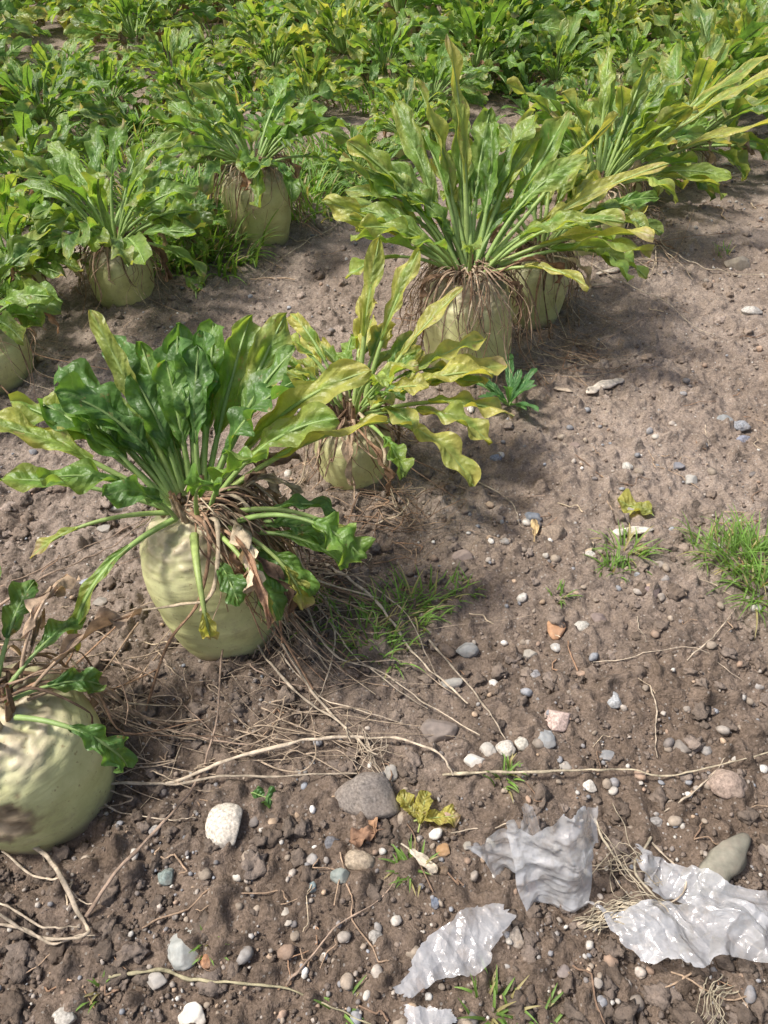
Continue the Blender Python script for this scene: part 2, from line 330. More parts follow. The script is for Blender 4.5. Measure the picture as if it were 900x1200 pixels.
def root(b,rng,R0,H,tilt=(0,0),nr=70,ns=72,scar=None,amp=1.):
    z=np.array([-.08,-.04,0,.25*H,.55*H,.78*H,.9*H,.98*H,1.02*H])
    rr=np.array([.70,.82,.89,.97,1.0,.91,.72,.42,.0])*R0
    c=spline(np.stack([rr,z,z*0],1),nr); r_=np.maximum(c[:,0],0); z_=c[:,1]
    a=np.arange(ns)/ns*2*np.pi; A,Zz=np.meshgrid(a,z_); Rr=np.repeat(r_[:,None],ns,1); o=rng.rand(3)*40
    X0,Y0=np.cos(A)*Rr,np.sin(A)*Rr; k=.1/R0
    n1=fbm(X0*10*k+o[0],Y0*10*k+o[1],Zz*7+o[2],o=2); n2=fbm(X0*30+o[0],Y0*30,Zz*60+o[2],o=2)
    top=np.clip((Zz/H-.70)/.25,0,1)
    n3=fbm(X0*70+o[0],Y0*70+o[1],Zz*90,o=3); lob=np.sin(A*3+o[0])*.022+np.sin(A*5+o[1])*.014
    f=1+(.10*n1+lob+.018*n2)*amp+top*.10*n3
    V=np.stack([X0*f+tilt[0]*Zz,Y0*f+tilt[1]*Zz,Zz+top*.010*n3+.012*n1*np.clip(Zz/H,0,1)],-1)
    base=np.array([.62,.62,.285]); c=base*np.ones((nr,ns,1))
    c=c*(1+.15*n1[...,None])+np.array([.05,.02,.03])*np.clip(n2,0,1)[...,None]
    g=np.clip((Zz/H-.45)*1.2+.5*n1,0,.6)[...,None]; c=c*(1-g)+np.array([.70,.67,.42])*g
    kk=np.clip(top*1.0+1.2*n3*top-.15,0,.9)[...,None]; c=c*(1-kk)+np.array([.54,.45,.31])*kk*(.85+.9*n3[...,None])
    d=np.clip((.018-Zz)/.03+.6*n1+.4*n2,0,.8)[...,None]; c=c*(1-d)+np.array([.27,.21,.16])*d
    if scar is not None:
        dd=np.linalg.norm(V-np.array(scar[:3]),axis=-1)/scar[3]*(1+.5*n3+.3*n2)
        q=np.clip((1.1-dd)*4,0,1)[...,None]; c=c*(1-q)+np.array([.44,.34,.22])*(1+1.2*n3[...,None])*q
        q=np.exp(-((dd-1.05)/.12)**2)[...,None]*.7; c=c*(1-q)+np.array([.22,.15,.09])*q
        n_=norm(np.array(scar[:3])-np.array([0,0,scar[2]])); V=V-(np.clip(1-dd,0,1)[...,None])*n_*.010
    b.add(V,gridf(nr,ns,True),np.clip(c,0.02,1).reshape(-1,3))
DC=[(.36,.255,.175),(.44,.32,.22),(.24,.16,.11),(.54,.44,.31),(.35,.22,.14)]
def dried(b,rng,R0,H,tilt,n,nleaf,gz,azr=(0,6.28),long=1.,thick=1.):
    for i in range(n):
        az=azr[0]+(azr[1]-azr[0])*rng.rand()
        r0=R0*(.1+.4*rng.rand()); ro=R0*(1.02+.28*rng.rand()); ze=max(gz+.006,H*(.8-1.1*rng.rand()*long)); da=rng.randn()*.35; ca,sa=math.cos(az),math.sin(az)
        pts=[(r0*ca,r0*sa,H*(1.02+.12*rng.rand())),(R0*.75*ca,R0*.75*sa,H*(1.03+.12*rng.rand())),(ro*math.cos(az+da*.5),ro*math.sin(az+da*.5),H*(.7+.18*rng.rand()))]
        pts.append((ro*(1.03+.2*rng.rand())*math.cos(az+da),ro*(1.03+.2*rng.rand())*math.sin(az+da),(H*.7+ze)/2))
        q=ro*(1.1+1.3*rng.rand()*(ze<.04)+.1*rng.rand()); pts.append((q*math.cos(az+da*1.3),q*math.sin(az+da*1.3),ze))
        P=spline(np.array(pts)+rng.randn(5,3)*.008,24); P[:,0]+=tilt[0]*np.clip(P[:,2],0,1); P[:,1]+=tilt[1]*np.clip(P[:,2],0,1)
        c=np.array(DC[rng.randint(5)])*(.8+.4*rng.rand()); r=thick*(.0012+.0038*rng.rand()**2.4)*(1.1-.7*np.linspace(0,1,24))*(1+.3*rng.randn(24).clip(-1,1)*.6)
        tube(b,P,r,c,2,5,.45)
    for i in range(nleaf):
        az=azr[0]+(azr[1]-azr[0])*rng.rand(); r0=R0*.5
        leaf(b,rng,(r0*math.cos(az)+tilt[0]*H,r0*math.sin(az)+tilt[1]*H,H*1.04),az,.5+.4*rng.randn(),.10+.12*rng.rand(),.009+.011*rng.rand(),
             pet=.3,bend=1.6+1.3*rng.rand(),fold=1.0,ruf=.9,col=np.array(DC[rng.randint(5)])*(.8+.4*rng.rand()),mat=2,curl=rng.randn()*2,rr=.003,M=24,sway=rng.randn(),bite=.6)
def rleaves(b,rng,n,base,R0,azr,elr,Lr,Wr,yel=0,pal=GR,bendr=(.5,1.3),M=26,nu=9,pet=(.33,.5),tipp=.2):
    for i in range(n):
        az=math.radians(azr[0]+(azr[1]-azr[0])*(i+rng.rand())/n); k=rng.rand(); el=math.radians(elr[0]+(elr[1]-elr[0])*k)
        rb=R0*(.12+.33*(1-k)); Bp=np.array(base)+[rb*math.cos(az),rb*math.sin(az),0]
        leaf(b,rng,Bp,az+.2*rng.randn(),el,Lr[0]+(Lr[1]-Lr[0])*rng.rand(),Wr[0]+(Wr[1]-Wr[0])*rng.rand(),pet=pet[0]+(pet[1]-pet[0])*rng.rand(),
             bend=bendr[0]+(bendr[1]-bendr[0])*rng.rand(),fold=.12+.45*rng.rand(),ruf=.22+.32*rng.rand(),col=np.array(pal[rng.randint(len(pal))])*(.85+.3*rng.rand()),
             yel=yel*rng.rand()*1.3,sway=rng.randn()*.4,roll=rng.randn()*.6,M=M,nu=nu,tip=.12 if rng.rand()<tipp else 0)
def ground_z(x,y): return float(gh(x,y))
MF=[M_leaf,M_rib,M_dry]
def hero(i,seed,tilt,fn,nd,nl,azr=(0,6.28),extra=None,thick=1.,scar=None,amp=1.):
    global gh_off
    x,y,R0,H=HERO[i]; rng=np.random.RandomState(seed)
    e=empty('fodder_beet_plant',(x,y,0))
    b=B(); root(b,rng,R0,H,tilt,scar=scar,nr=90,ns=100,amp=amp); obj('root',b.mesh('root',[M_root]),e)
    b=B(); fn(b,rng,np.array([x+tilt[0]*H,y+tilt[1]*H,H*1.0+.018]),R0)
    for k in range(len(b.v)): b.v[k]=b.v[k]-np.array([x,y,0])
    obj('leaves',b.mesh('leaves',MF),e)
    b=B(); gh_off=(x,y); dried(b,rng,R0,H,tilt,nd,nl,ground_z(0,0)+.01,azr,thick=thick)
    if extra: dried(b,rng,R0,H,tilt,extra[0],extra[1],ground_z(0,0)+.01,extra[2],thick=thick)
    for k in range(22):
        a=rng.rand()*6.28; r=R0*(.15+.3*rng.rand()); p0=np.array([r*math.cos(a)+tilt[0]*H,r*math.sin(a)+tilt[1]*H,H*.97]); p1=p0+[.3*r*math.cos(a),.3*r*math.sin(a),.025+.03*rng.rand()]
        tube(b,spline([p0,p1],5),.006*(1.2-.6*np.linspace(0,1,5)),np.array(DC[rng.randint(5)])*.9,2,6,.6)
    gh_off=(0,0)
    obj('dried_stems',b.mesh('dried_stems',MF),e)
D=math.radians
def L(b,rng,c,az,el,Ln,W,bend=.8,col=GR[0],yel=0,off=.03,**k):
    a=D(az); k.setdefault('ruf',.20+.28*rng.rand()); k.setdefault('fold',.12+.38*rng.rand())
    leaf(b,rng,c+np.array([off*math.cos(a),off*math.sin(a),-.005]),a,D(el),Ln,W*1.18,bend=bend,col=col,yel=yel,M=46,nu=13,**k)
def f1(b,rng,c,R0):
    dg=(.120,.235,.060); mg=GR[1]
    L(b,rng,c,172,38,.31,.026,.5,YG[2],.6,tip=.08); L(b,rng,c,160,42,.29,.03,.7,mg,.3); L(b,rng,c,186,30,.24,.024,.5,mg,.2,pet=.5)
    L(b,rng,c,132,64,.30,.017,.3,YG[0],.3,roll=.8,tip=.05); L(b,rng,c,145,50,.27,.032,.6,dg); L(b,rng,c,125,58,.27,.032,.5,dg)
    for az,el,Ln,W,bd,cl,ye in [(100,72,.24,.028,.4,dg,0),(85,68,.26,.030,.5,dg,0),(70,64,.27,.028,.6,mg,0),(112,58,.27,.030,.6,dg,0),(95,82,.21,.026,.7,mg,0),
        (60,58,.29,.028,.5,mg,.2),(48,53,.31,.027,.4,mg,.4),(75,80,.23,.028,.6,dg,0),(30,70,.24,.028,.8,dg,0),(120,76,.20,.026,.7,dg,0),(150,68,.22,.03,.9,dg,0),
        (175,58,.24,.03,.9,mg,.1),(200,60,.20,.027,1.1,mg,.1),(240,72,.15,.025,1.1,dg,0),(300,78,.15,.024,1.0,mg,0),(340,70,.20,.026,.9,mg,.1),(10,56,.26,.027,.8,mg,.3),
        (35,48,.33,.027,.5,YG[0],.6),(20,35,.31,.022,.35,YG[1],.8),(150,42,.27,.029,.7,dg,.1),(165,52,.25,.03,.9,dg,0),(140,66,.24,.03,.7,dg,0),(130,50,.22,.03,1.0,mg,.1),(108,48,.22,.03,.9,dg,.0),
        (55,40,.30,.026,.6,mg,.4),(80,52,.24,.028,.8,mg,0),(65,72,.25,.027,.5,dg,0),(90,60,.22,.028,.6,mg,0),(115,68,.24,.027,.5,mg,0),(155,58,.22,.028,.8,mg,0),(40,62,.27,.026,.6,dg,.1)]:
        L(b,rng,c,az,el,Ln,W,bd,cl,ye,roll=rng.randn()*.6,sway=rng.randn()*.35,pet=.30+.15*rng.rand())
    L(b,rng,c,200,15,.22,.012,1.0,YG[0],.8,pet=.6,tip=.3); L(b,rng,c,232,10,.27,.014,1.7,mg,.5,pet=.3)
    L(b,rng,c,285,20,.20,.014,2.3,YG[1],.8,off=.06,pet=.72,rr=.008,tip=.25)
    for az,Ln,el in [(330,.15,10),(345,.17,15),(0,.17,5),(315,.14,0),(350,.13,25),(320,.12,20),(5,.14,30),(300,.10,20)]: L(b,rng,c-[0,0,.03],az,el,Ln,.018,1.3,mg if Ln>.14 else dg,0,off=.09,pet=.25)
    L(b,rng,c,338,35,.23,.032,1.6,GR[1],.1,off=.08,pet=.6); L(b,rng,c,325,10,.2,.016,1.9,YG[1],.8,off=.07,pet=.6,tip=.2)
    L(b,rng,c,350,20,.24,.012,1.6,YG[0],.9,off=.06,pet=.6,tip=.3); L(b,rng,c,310,15,.2,.010,2.0,YG[0],.9,off=.06,pet=.65,tip=.3)
def f2(b,rng,c,R0):
    rleaves(b,rng,30,c,R0,(-60,200),(15,72),(.14,.27),(.018,.028),.9,GR[1:]+YG,nu=11,M=36)
    L(b,rng,c,70,72,.32,.018,.3,YG[0],.7); L(b,rng,c,48,66,.32,.020,.35,YG[2],.6); L(b,rng,c,25,55,.30,.022,.4,YG[1],.8,tip=.1)
    L(b,rng,c,12,28,.30,.030,.7,YG[0],.9,tip=.1); L(b,rng,c,-25,30,.28,.026,1.2,YG[2],.6); L(b,rng,c,-42,25,.30,.028,1.3,YG[0],.7); L(b,rng,c,0,40,.27,.026,.9,YG[1],.9)
    L(b,rng,c,-5,20,.30,.026,.8,YG[2],.9,tip=.15); L(b,rng,c,18,38,.28,.026,.6,YG[2],.8)
def f3(b,rng,c,R0):
    lg=(.205,.325,.075)
    for az,el,Ln,W,bd,cl,ye in [(178,34,.36,.028,.5,YG[0],.6),(168,45,.38,.03,.45,lg,.4),(155,55,.38,.028,.5,YG[2],.5),(140,60,.41,.028,.45,lg,.3),(120,70,.42,.03,.5,YG[0],.5),
        (98,74,.48,.020,.2,YG[0],.6),(105,68,.40,.03,.5,lg,.2),(85,68,.37,.03,.7,GR[1],.2),(70,62,.38,.03,.6,lg,.3),(55,56,.41,.03,.6,lg,.3),(40,48,.44,.03,.4,GR[1],.3),
        (28,44,.48,.024,.35,YG[0],.8),(18,36,.47,.022,.35,YG[1],.9),(8,28,.40,.022,.4,YG[1],.8),(150,66,.31,.028,.9,lg,.1),(190,50,.28,.028,.9,lg,.2),(200,38,.28,.026,.7,GR[3],.3),
        (130,74,.33,.03,.8,GR[1],.1),(60,72,.34,.03,.8,GR[1],.1),(30,62,.34,.028,.8,lg,.2),(350,56,.28,.026,1.,lg,.3),(0,45,.34,.028,.9,GR[3],.4),(215,60,.22,.024,1.1,GR[1],.2),
        (165,58,.32,.03,.8,GR[1],.1),(345,22,.27,.02,.7,YG[1],.9),(260,68,.2,.022,1.2,lg,.2),(110,50,.33,.03,.8,lg,.1),(80,45,.36,.03,.7,GR[1],.1)]:
        L(b,rng,c,az,el,Ln,W,bd,cl,ye,roll=rng.randn()*.7,sway=rng.randn()*.4,tip=.08*(rng.rand()<.4),pet=.33+.15*rng.rand(),bite=.4)
    rleaves(b,rng,22,c,R0,(10,200),(25,68),(.22,.38),(.024,.032),.5,[lg]+GR[1:]+YG[2:],nu=11,M=36)
def f3b(b,rng,c,R0): rleaves(b,rng,28,c,R0,(-60,150),(20,70),(.20,.36),(.024,.034),.6,GR+YG,nu=11,M=34)
def f4(b,rng,c,R0):
    rleaves(b,rng,52,c,R0,(-40,200),(18,76),(.22,.40),(.026,.036),.5,GR[1:]+YG[2:],nu=11,M=34)
    L(b,rng,c,8,42,.55,.026,.4,YG[0],.7,tip=.1); L(b,rng,c,20,40,.60,.024,.35,YG[2],.7,tip=.1); L(b,rng,c,0,30,.50,.024,.4,YG[1],.8); L(b,rng,c,-20,20,.32,.028,.6,YG[2],.5)
def f0(b,rng,c,R0):
    for az,el,Ln,W,bd in [(100,50,.17,.020,.8),(75,45,.16,.020,1.0),(50,30,.15,.018,1.2),(120,40,.18,.020,.9),(150,50,.17,.022,.9),(20,15,.13,.018,1.4),(90,70,.13,.018,.9),(115,65,.24,.012,.3),(85,60,.2,.016,.5)]:
        L(b,rng,c,az,el,Ln,W,bd,(.105,.22,.055),.1,roll=rng.randn()*.5,sway=rng.randn()*.4)
    L(b,rng,c,-12,12,.18,.020,1.8,GR[2],0,off=.05)
def fb(n,Lr,az=(0,360),yel=.25,pal=GR):
    return lambda b,rng,c,R0: rleaves(b,rng,n,c,R0,az,(15,80),Lr,(.026,.037),yel,pal,nu=9,M=30)
hero(0,11,(-.12,.03),f1,44,3,(-1.0,2.2),extra=(100,6,(-1.1,.9)))
hero(1,12,(0,0),f2,90,6)
hero(2,13,(-.05,.0),f3,130,5,thick=.95)
hero(3,14,(.05,0),f3b,90,5)
hero(4,15,(0,0),f4,60,6)
hero(5,16,(-.18,.05),f0,22,7,(.2,3.0),scar=(.005,-.103,.085,.034),amp=.45)
hero(6,17,(0,0),fb(34,(.18,.30)),40,6)
hero(7,18,(0,0),fb(50,(.20,.36)),60,8)
hero(8,19,(0,.0),fb(48,(.20,.33),pal=GR[:3]),80,5)

# field plants: shared variants
var=[]
for k in range(8):
    rng=np.random.RandomState(100+k); R0=.095; H=.08+.1*rng.rand(); b=B(); gh_off=(500+k*7,300)
    rb=B(); root(rb,rng,R0,H,(0,0),34,34)
    yy=[.2,.6,.3,.4,.2,.8,.3,.5][k]
    rleaves(b,rng,56,(0,0,H),R0,(0,720),(8,82),(.20,.40),(.030,.044),yy,GR+GR[:2]+(YG[2:] if k%2 else []),M=18,nu=7,tipp=.3)
    dried(b,rng,R0,H,(0,0),30,8,.01)
    for vv,ff,cc in zip(rb.v,rb.f,rb.c): b.add(vv,ff,cc,None,3)
    var.append(b.mesh('field_beet_plant',MF+[M_root])); gh_off=(0,0)
rng=np.random.RandomState(55); npl=0
def plant(x,y,s=1.,k=None):
    global npl; npl+=1
    o=obj('fodder_beet_plant',var[rng.randint(8) if k is None else k],loc=(x,y,ground_z(x,y)*.6)); o.rotation_euler=(rng.randn()*.09,rng.randn()*.09,rng.rand()*6.28)
    q=s*(.82+.3*rng.rand()); o.scale=(q,q,q*(.9+.25*rng.rand()))
for i in range(16):
    y=2.82+.42*i; plant(.93+.6*(y-2.82)+rng.randn()*.05,y+rng.randn()*.05,1.08)
for (x,y,s) in [(-1.02,2.0,.8),(-.62,2.35,.5),(-.1,3.02,.65),(.08,3.35,.7),(-.35,3.95,.85),(.22,3.85,.9),(.45,4.3,1),(-1.25,2.75,.85),(-1.45,3.5,.95),(-1.1,4.4,.95),(-1.9,3.3,1),(-.75,3.3,.7),(-.6,4.6,.95),(-.9,3.85,.85),(-1.55,2.3,.9),(-2.1,4.1,1),(-1.6,4.2,.9),(0.0,4.5,.85),(.95,3.9,.6),(.9,4.4,.8),
    (-1.8,3.75,.9),(-1.3,3.9,.8),(-.2,4.75,1),(.5,4.8,.9),(1.3,4.6,.7)]: plant(x,y,s)
for i in range(16):
    y=4.75+.42*i; plant(.72+.6*(y-4.75)+rng.randn()*.08,y,1.1)
for r in range(-15,5):
    if r in(0,1): continue
    off=-1.1-.70*(-r) if r<0 else 1.5+.85*(r-2)
    for i in range(28):
        y=-1.2+.43*i+rng.randn()*.08; x0=.65+.6*(y-2.38)+off+.70+rng.randn()*.1
        if r<0 and (y<4.9 and x0>-2.3): continue
        if abs(x0)>7 or y<-.5: continue
        plant(x0,y,1.12 if y>4.5 else 1)
for i in range(16): # mid strip beyond the bare gap
    plant(1.3+.6*(5+.42*i-4.75)+rng.randn()*.12,5+.42*i,.85)

# ---------------------------------------------------------------- grass / weeds
def tuft(name,x,y,n,rad,Lr,spread=.9,w=.0016,col=(.19,.32,.075)):
    rng=np.random.RandomState(int(abs(x*1000+y*777))%9999); b=B()
    for i in range(n):
        a=rng.rand()*6.28; r=rad*rng.rand()**.6; bx,by=x+r*math.cos(a),y+r*math.sin(a)
        az=a+rng.randn()*.7; el=D(85)-spread*rng.rand(); Ln=Lr*(.5+.6*rng.rand()); s=np.linspace(0,1,9); e=el-(.4+1.0*rng.rand())*s**1.5
        T=np.stack([np.cos(e)*math.cos(az),np.cos(e)*math.sin(az),np.sin(e)],1); P=np.array([bx,by,float(gh(bx,by))-.003])+np.vstack([[0]*3,np.cumsum(T[1:],0)*Ln/8])
        S=np.array([math.sin(az),-math.cos(az),0]); N=np.cross(S,T); ww=w*(1-s**2.5)+.0002
        V=np.stack([P-S*ww[:,None]+N*ww[:,None]*.5,P,P+S*ww[:,None]+N*ww[:,None]*.5],1); V=V-[x,y,0]
        c=np.array(col)*(.7+.6*rng.rand())
        if rng.rand()<.15: c=np.array([.42,.37,.18])
        b.add(V,gridf(9,3),c)
    obj(name,b.mesh(name,[M_grass]),loc=(x,y,0))
for px,py,n,rad,Lr in [(880,665,150,.06,.10),(850,650,90,.06,.08),(895,700,100,.05,.09),(730,650,60,.04,.06),(715,672,24,.02,.05),(470,715,80,.07,.07),(430,740,60,.06,.07),(510,700,40,.05,.06),(450,760,34,.04,.06),(655,700,14,.014,.035),
    (482,1020,26,.02,.035),(590,912,22,.02,.035),(575,1185,34,.03,.04),(620,1195,20,.03,.035),(245,1108,14,.012,.03),(115,1160,10,.01,.03),(400,1180,8,.015,.03),(845,300,20,.03,.05),(360,720,30,.05,.06),(545,690,20,.02,.04)]:
    x,y=G(px,py); tuft('grass_tuft',x,y,n,rad,Lr)
for px,py in [(225,285),(205,265),(250,300),(190,300),(235,255),(340,225),(365,240),(215,240),(390,190),(60,240),(160,160),(590,100),(440,120),(20,150),(300,110),(180,225),(130,180),(520,90),(380,80),(250,60),(100,100)]:
    x,y=G(px,py); tuft('grass_tuft',x,y,170,.1+.03*y,.13+.01*y,w=.003+.0005*y)
def weed(x,y,n,Ln,W,col,name='broadleaf_weed'):
    rng=np.random.RandomState(int(abs(x*999+y*333))); b=B()
    for i in range(n):
        leaf(b,rng,(x,y,ground_z(x,y)+.01),i*2.4+rng.rand()*.4,D(25+45*rng.rand()),Ln*(.7+.5*rng.rand()),W,pet=.12,bend=.7,fold=.3,ruf=.15,col=col,M=16,nu=7,rr=.002)
    for k in range(len(b.v)): b.v[k]=b.v[k]-[x,y,0]
    obj(name,b.mesh(name,MF),loc=(x,y,0))
x,y=G(595,482); weed(x,y,13,.12,.012,(.10,.24,.08))
for i in range(60):
    y=2.6+3.2*rng.rand(); x=-1.6+2.0*rng.rand()+.35*(y-2.6); weed(x,y,9,.13,.022,(.14,.26,.07))

# ---------------------------------------------------------------- loose leaves, chips
def lleaf(px,py,az,Ln,W,col,yel=0,mat=0,el=12,curl=0,name='fallen_leaf',tip=0,pet=.2):
    x,y=G(px,py); rng=np.random.RandomState(px+py); b=B()
    leaf(b,rng,(x,y,ground_z(x,y)+.008),D(az),D(el),Ln,W,pet=pet,bend=.5,fold=.2,ruf=.45,col=col,yel=yel,M=30,nu=11,mat=mat,curl=curl,rr=.0025,tip=tip,bite=.7)
    for k in range(len(b.v)): b.v[k]=b.v[k]-[x,y,0]
    obj(name,b.mesh(name,MF),loc=(x,y,0))
lleaf(490,975,75,.055,.014,(.42,.38,.09),.8,el=35); lleaf(485,962,5,.065,.016,(.45,.40,.1),.8,tip=.3); lleaf(492,965,130,.05,.013,(.40,.36,.1),.7,el=40)
lleaf(450,975,200,.05,.014,(.28,.17,.11),mat=2); lleaf(470,990,-40,.06,.008,(.55,.48,.38),mat=2); lleaf(440,985,100,.05,.012,(.33,.2,.12),mat=2)
lleaf(295,932,-20,.04,.016,(.11,.23,.07),pet=.05); lleaf(765,608,150,.075,.030,(.33,.35,.09),.6,pet=.05); lleaf(625,640,80,.06,.010,(.52,.38,.2),mat=2)
lleaf(230,350,100,.12,.035,(.17,.29,.07),.3); lleaf(120,870,190,.09,.03,(.36,.22,.13),mat=2)
def chip(px,py,az,Ln,W,col,name='wood_chip',th=.35,rf=.2):
    x,y=G(px,py); rng=np.random.RandomState(px*3+py); n,m=30,12; s=np.linspace(0,1,n); a=np.arange(m)/m*6.283
    w=W*(np.minimum(1,s*6)*np.minimum(1,(1-s)*3))**.5*(1+rf*1.2*vn(s*8,s*0+px)); A,Sg=np.meshgrid(a,s)
    V=np.stack([(Sg-.5)*Ln,np.cos(A)*w[:,None]*(1+rf*vn(Sg*5,np.cos(A)*2+px,np.sin(A)*2)),np.sin(A)*w[:,None]*th+.25*W*np.sin(Sg*4+px)],-1).reshape(-1,3)@zrot(D(az)).T
    b=B(); b.add(V,gridf(n,m,True),np.array(col)[None]*(.75+.5*(vn(Sg*3,np.cos(A)*2,np.sin(A)*2,seed=4)*.5+.5))[...,None].reshape(-1,1))
    obj(name,b.mesh(name,[M_dry if name!='elongated_stone' else SM[1]]),loc=(x,y,ground_z(x,y)+W*.45+.004))
chip(710,450,32,.13,.014,(.58,.51,.43)); chip(720,322,25,.15,.011,(.55,.48,.39)); chip(740,627,5,.085,.009,(.58,.53,.45)); chip(848,1012,40,.12,.017,(.24,.225,.175),'elongated_stone',th=.6,rf=.15)
chip(690,340,10,.12,.006,(.42,.34,.26)); chip(860,190,10,.12,.010,(.45,.40,.34)); chip(655,455,150,.07,.007,(.42,.34,.26)); chip(690,648,60,.04,.005,(.5,.4,.28))

# ---------------------------------------------------------------- dry stems across the ground
b=B(); rs=np.random.RandomState(8)
TAN=(.54,.45,.34)
def strand(pts,r=.0022,col=TAN,lift=.0,hs=None):
    W=[]
    for i,(px,py) in enumerate(pts):
        x,y=G(px,py); W.append((x,y,0 if hs is None else hs[i]))
    P=spline(W,16*len(pts)); n=len(P); s=np.linspace(0,1,n); q=s*len(pts)
    P[:,0]+=.006*vn(q*1.2,s*0+px*.37)+.0012*vn(q*5,s*0+px); P[:,1]+=.006*vn(q*1.2,s*0+py*.11+9)+.0012*vn(q*5,s*0+py)
    g=gh(P[:,0],P[:,1]); kk=np.ones(5)/5; gs=np.convolve(np.pad(g,2,'edge'),kk,'valid')
    P[:,2]+=np.maximum(g,gs)+r+.007+lift*np.abs(np.sin(s*np.pi*(len(pts)-1)*.5))
    rr=r*.78*(1.15-.7*s)*(1+.35*vn(s*26,s*0+px))
    tube(b,P,rr,np.array(col)*(.8+.35*rs.rand()),0,6,.7)
DK=(.38,.28,.21)
strand([(370,655),(430,700),(480,765),(550,832)],.0038,lift=.018)
strand([(190,920),(330,882),(430,866),(500,888),(530,915)],.0036,lift=.016)
strand([(520,915),(700,906),(800,905),(900,884)],.0026,lift=.010,col=(.48,.41,.29))
strand([(105,1075),(170,1010),(235,912),(262,822),(272,722)],.0034,lift=.025,col=DK)
strand([(0,962),(60,1010),(100,1078),(108,1102),(40,1100),(-10,1075)],.0038,lift=.016)
strand([(-10,925),(80,925),(200,916),(330,919),(420,912)],.0034,lift=.016)
strand([(300,700),(330,770),(410,858),(440,900)],.0034,lift=.016)
strand([(280,730),(340,810),(400,850),(412,880)],.0028,lift=.016)
strand([(20,800),(100,810),(200,855),(300,885)],.0030,lift=.018,col=DK)
strand([(-10,715),(60,680),(130,640),(190,600)],.0030,lift=.018,col=DK)
strand([(-10,690),(60,665),(150,615),(200,590)],.0020,lift=.012,col=DK); strand([(100,770),(180,800),(260,870)],.0018,lift=.012,col=DK)
strand([(0,1000),(70,1040),(110,1060)],.002,lift=.008); strand([(100,930),(180,960),(230,962)],.0016)
strand([(-10,1085),(60,1105),(110,1100)],.0024,lift=.008); strand([(-10,1060),(50,1090),(90,1090)],.002,lift=.008)
strand([(130,1140),(210,1148),(290,1152),(360,1175),(440,1200)],.0024,col=(.46,.41,.26)); strand([(330,1155),(390,1100),(465,1030)],.0018,col=DK)
strand([(760,258),(800,308),(905,332)],.0030,lift=.006); strand([(690,318),(760,352),(840,392)],.0028,lift=.006); strand([(600,430),(700,440),(770,400)],.002)
strand([(640,390),(700,400),(760,370)],.0022,col=DK); strand([(600,360),(680,400),(720,420)],.0025,col=DK)
strand([(760,810),(768,850),(772,885)],.0014); strand([(740,730),(755,760)],.0012); strand([(500,748),(560,820),(590,868)],.0024,lift=.01); strand([(780,950),(830,910),(850,880)],.0016)
strand([(800,780),(840,745),(860,720)],.0014); strand([(400,260),(340,300),(300,330)],.0026); strand([(690,780),(800,770),(870,800)],.001)
strand([(555,560),(600,590),(610,620)],.002); strand([(270,710),(330,720),(390,790)],.0024,lift=.012); strand([(530,980),(600,970),(660,1000)],.0012)
strand([(350,690),(380,760),(460,800),(560,870)],.0024,lift=.016); strand([(330,740),(300,800),(420,800)],.002,lift=.01,col=DK); strand([(380,700),(390,780),(350,850)],.0022,lift=.014)
strand([(400,660),(470,720),(520,800)],.002,lift=.014); strand([(360,700),(420,780),(500,830)],.002,lift=.014); strand([(310,760),(380,820),(470,850)],.0018,lift=.01)
strand([(510,560),(570,580),(640,585)],.0018,col=DK); strand([(480,640),(540,625),(590,640)],.0016,col=DK); strand([(825,500),(832,525)],.0014)
strand([(700,960),(730,1020),(800,1080)],.002,lift=.014,col=(.52,.45,.33)); strand([(760,985),(745,1040),(800,1090),(790,1130)],.002,lift=.03,col=(.52,.45,.33)); strand([(770,990),(800,1050),(700,1085)],.0018,lift=.03)
for i in range(24):
    strand([(690+rs.randn()*8,1085+rs.randn()*6),(740+rs.randn()*12,1070+rs.randn()*12),(800+rs.randn()*20,1085+rs.randn()*18)],.0009,lift=.03,col=(.52,.45,.33))
for i in range(12): strand([(710+rs.randn()*8,1000+rs.randn()*30),(745+rs.randn()*12,1030+rs.randn()*30),(780+rs.randn()*20,1050+rs.randn()*30)],.0008,lift=.03,col=(.48,.41,.3))
for i in range(12): strand([(850+rs.randn()*12,1150+rs.randn()*5),(830+rs.randn()*12,1180),(800+rs.rand()*90,1215)],.0007,lift=.01,col=(.48,.42,.3))
for i in range(14): strand([(425+rs.randn()*8,885+rs.randn()*6),(435+rs.randn()*14,880+rs.randn()*12),(440+rs.randn()*16,900+rs.randn()*10)],.0008,lift=.01,col=TAN)
for i in range(80):
    x0=40+rs.rand()*380;y0=700+rs.rand()*220; strand([(x0,y0),(x0+rs.randn()*40+30,y0+rs.randn()*20),(x0+rs.randn()*60+70,y0+rs.randn()*30+20)],.0008+.0010*rs.rand(),lift=.010,col=(.42,.33,.24))
for i in range(150):
    t_=[(300,690,90),(420,600,70),(620,400,80),(700,300,70),(340,650,60)][i%5]
    x0=t_[0]+rs.rand()*t_[2];y0=t_[1]+rs.randn()*25; q=rs.randn(4)*26; strand([(x0,y0),(x0+q[0]+15,y0+q[1]*.6),(x0+q[2]+30,y0+q[3]*.6)],.001+.0018*rs.rand(),lift=.012,col=DC[rs.randint(5)])
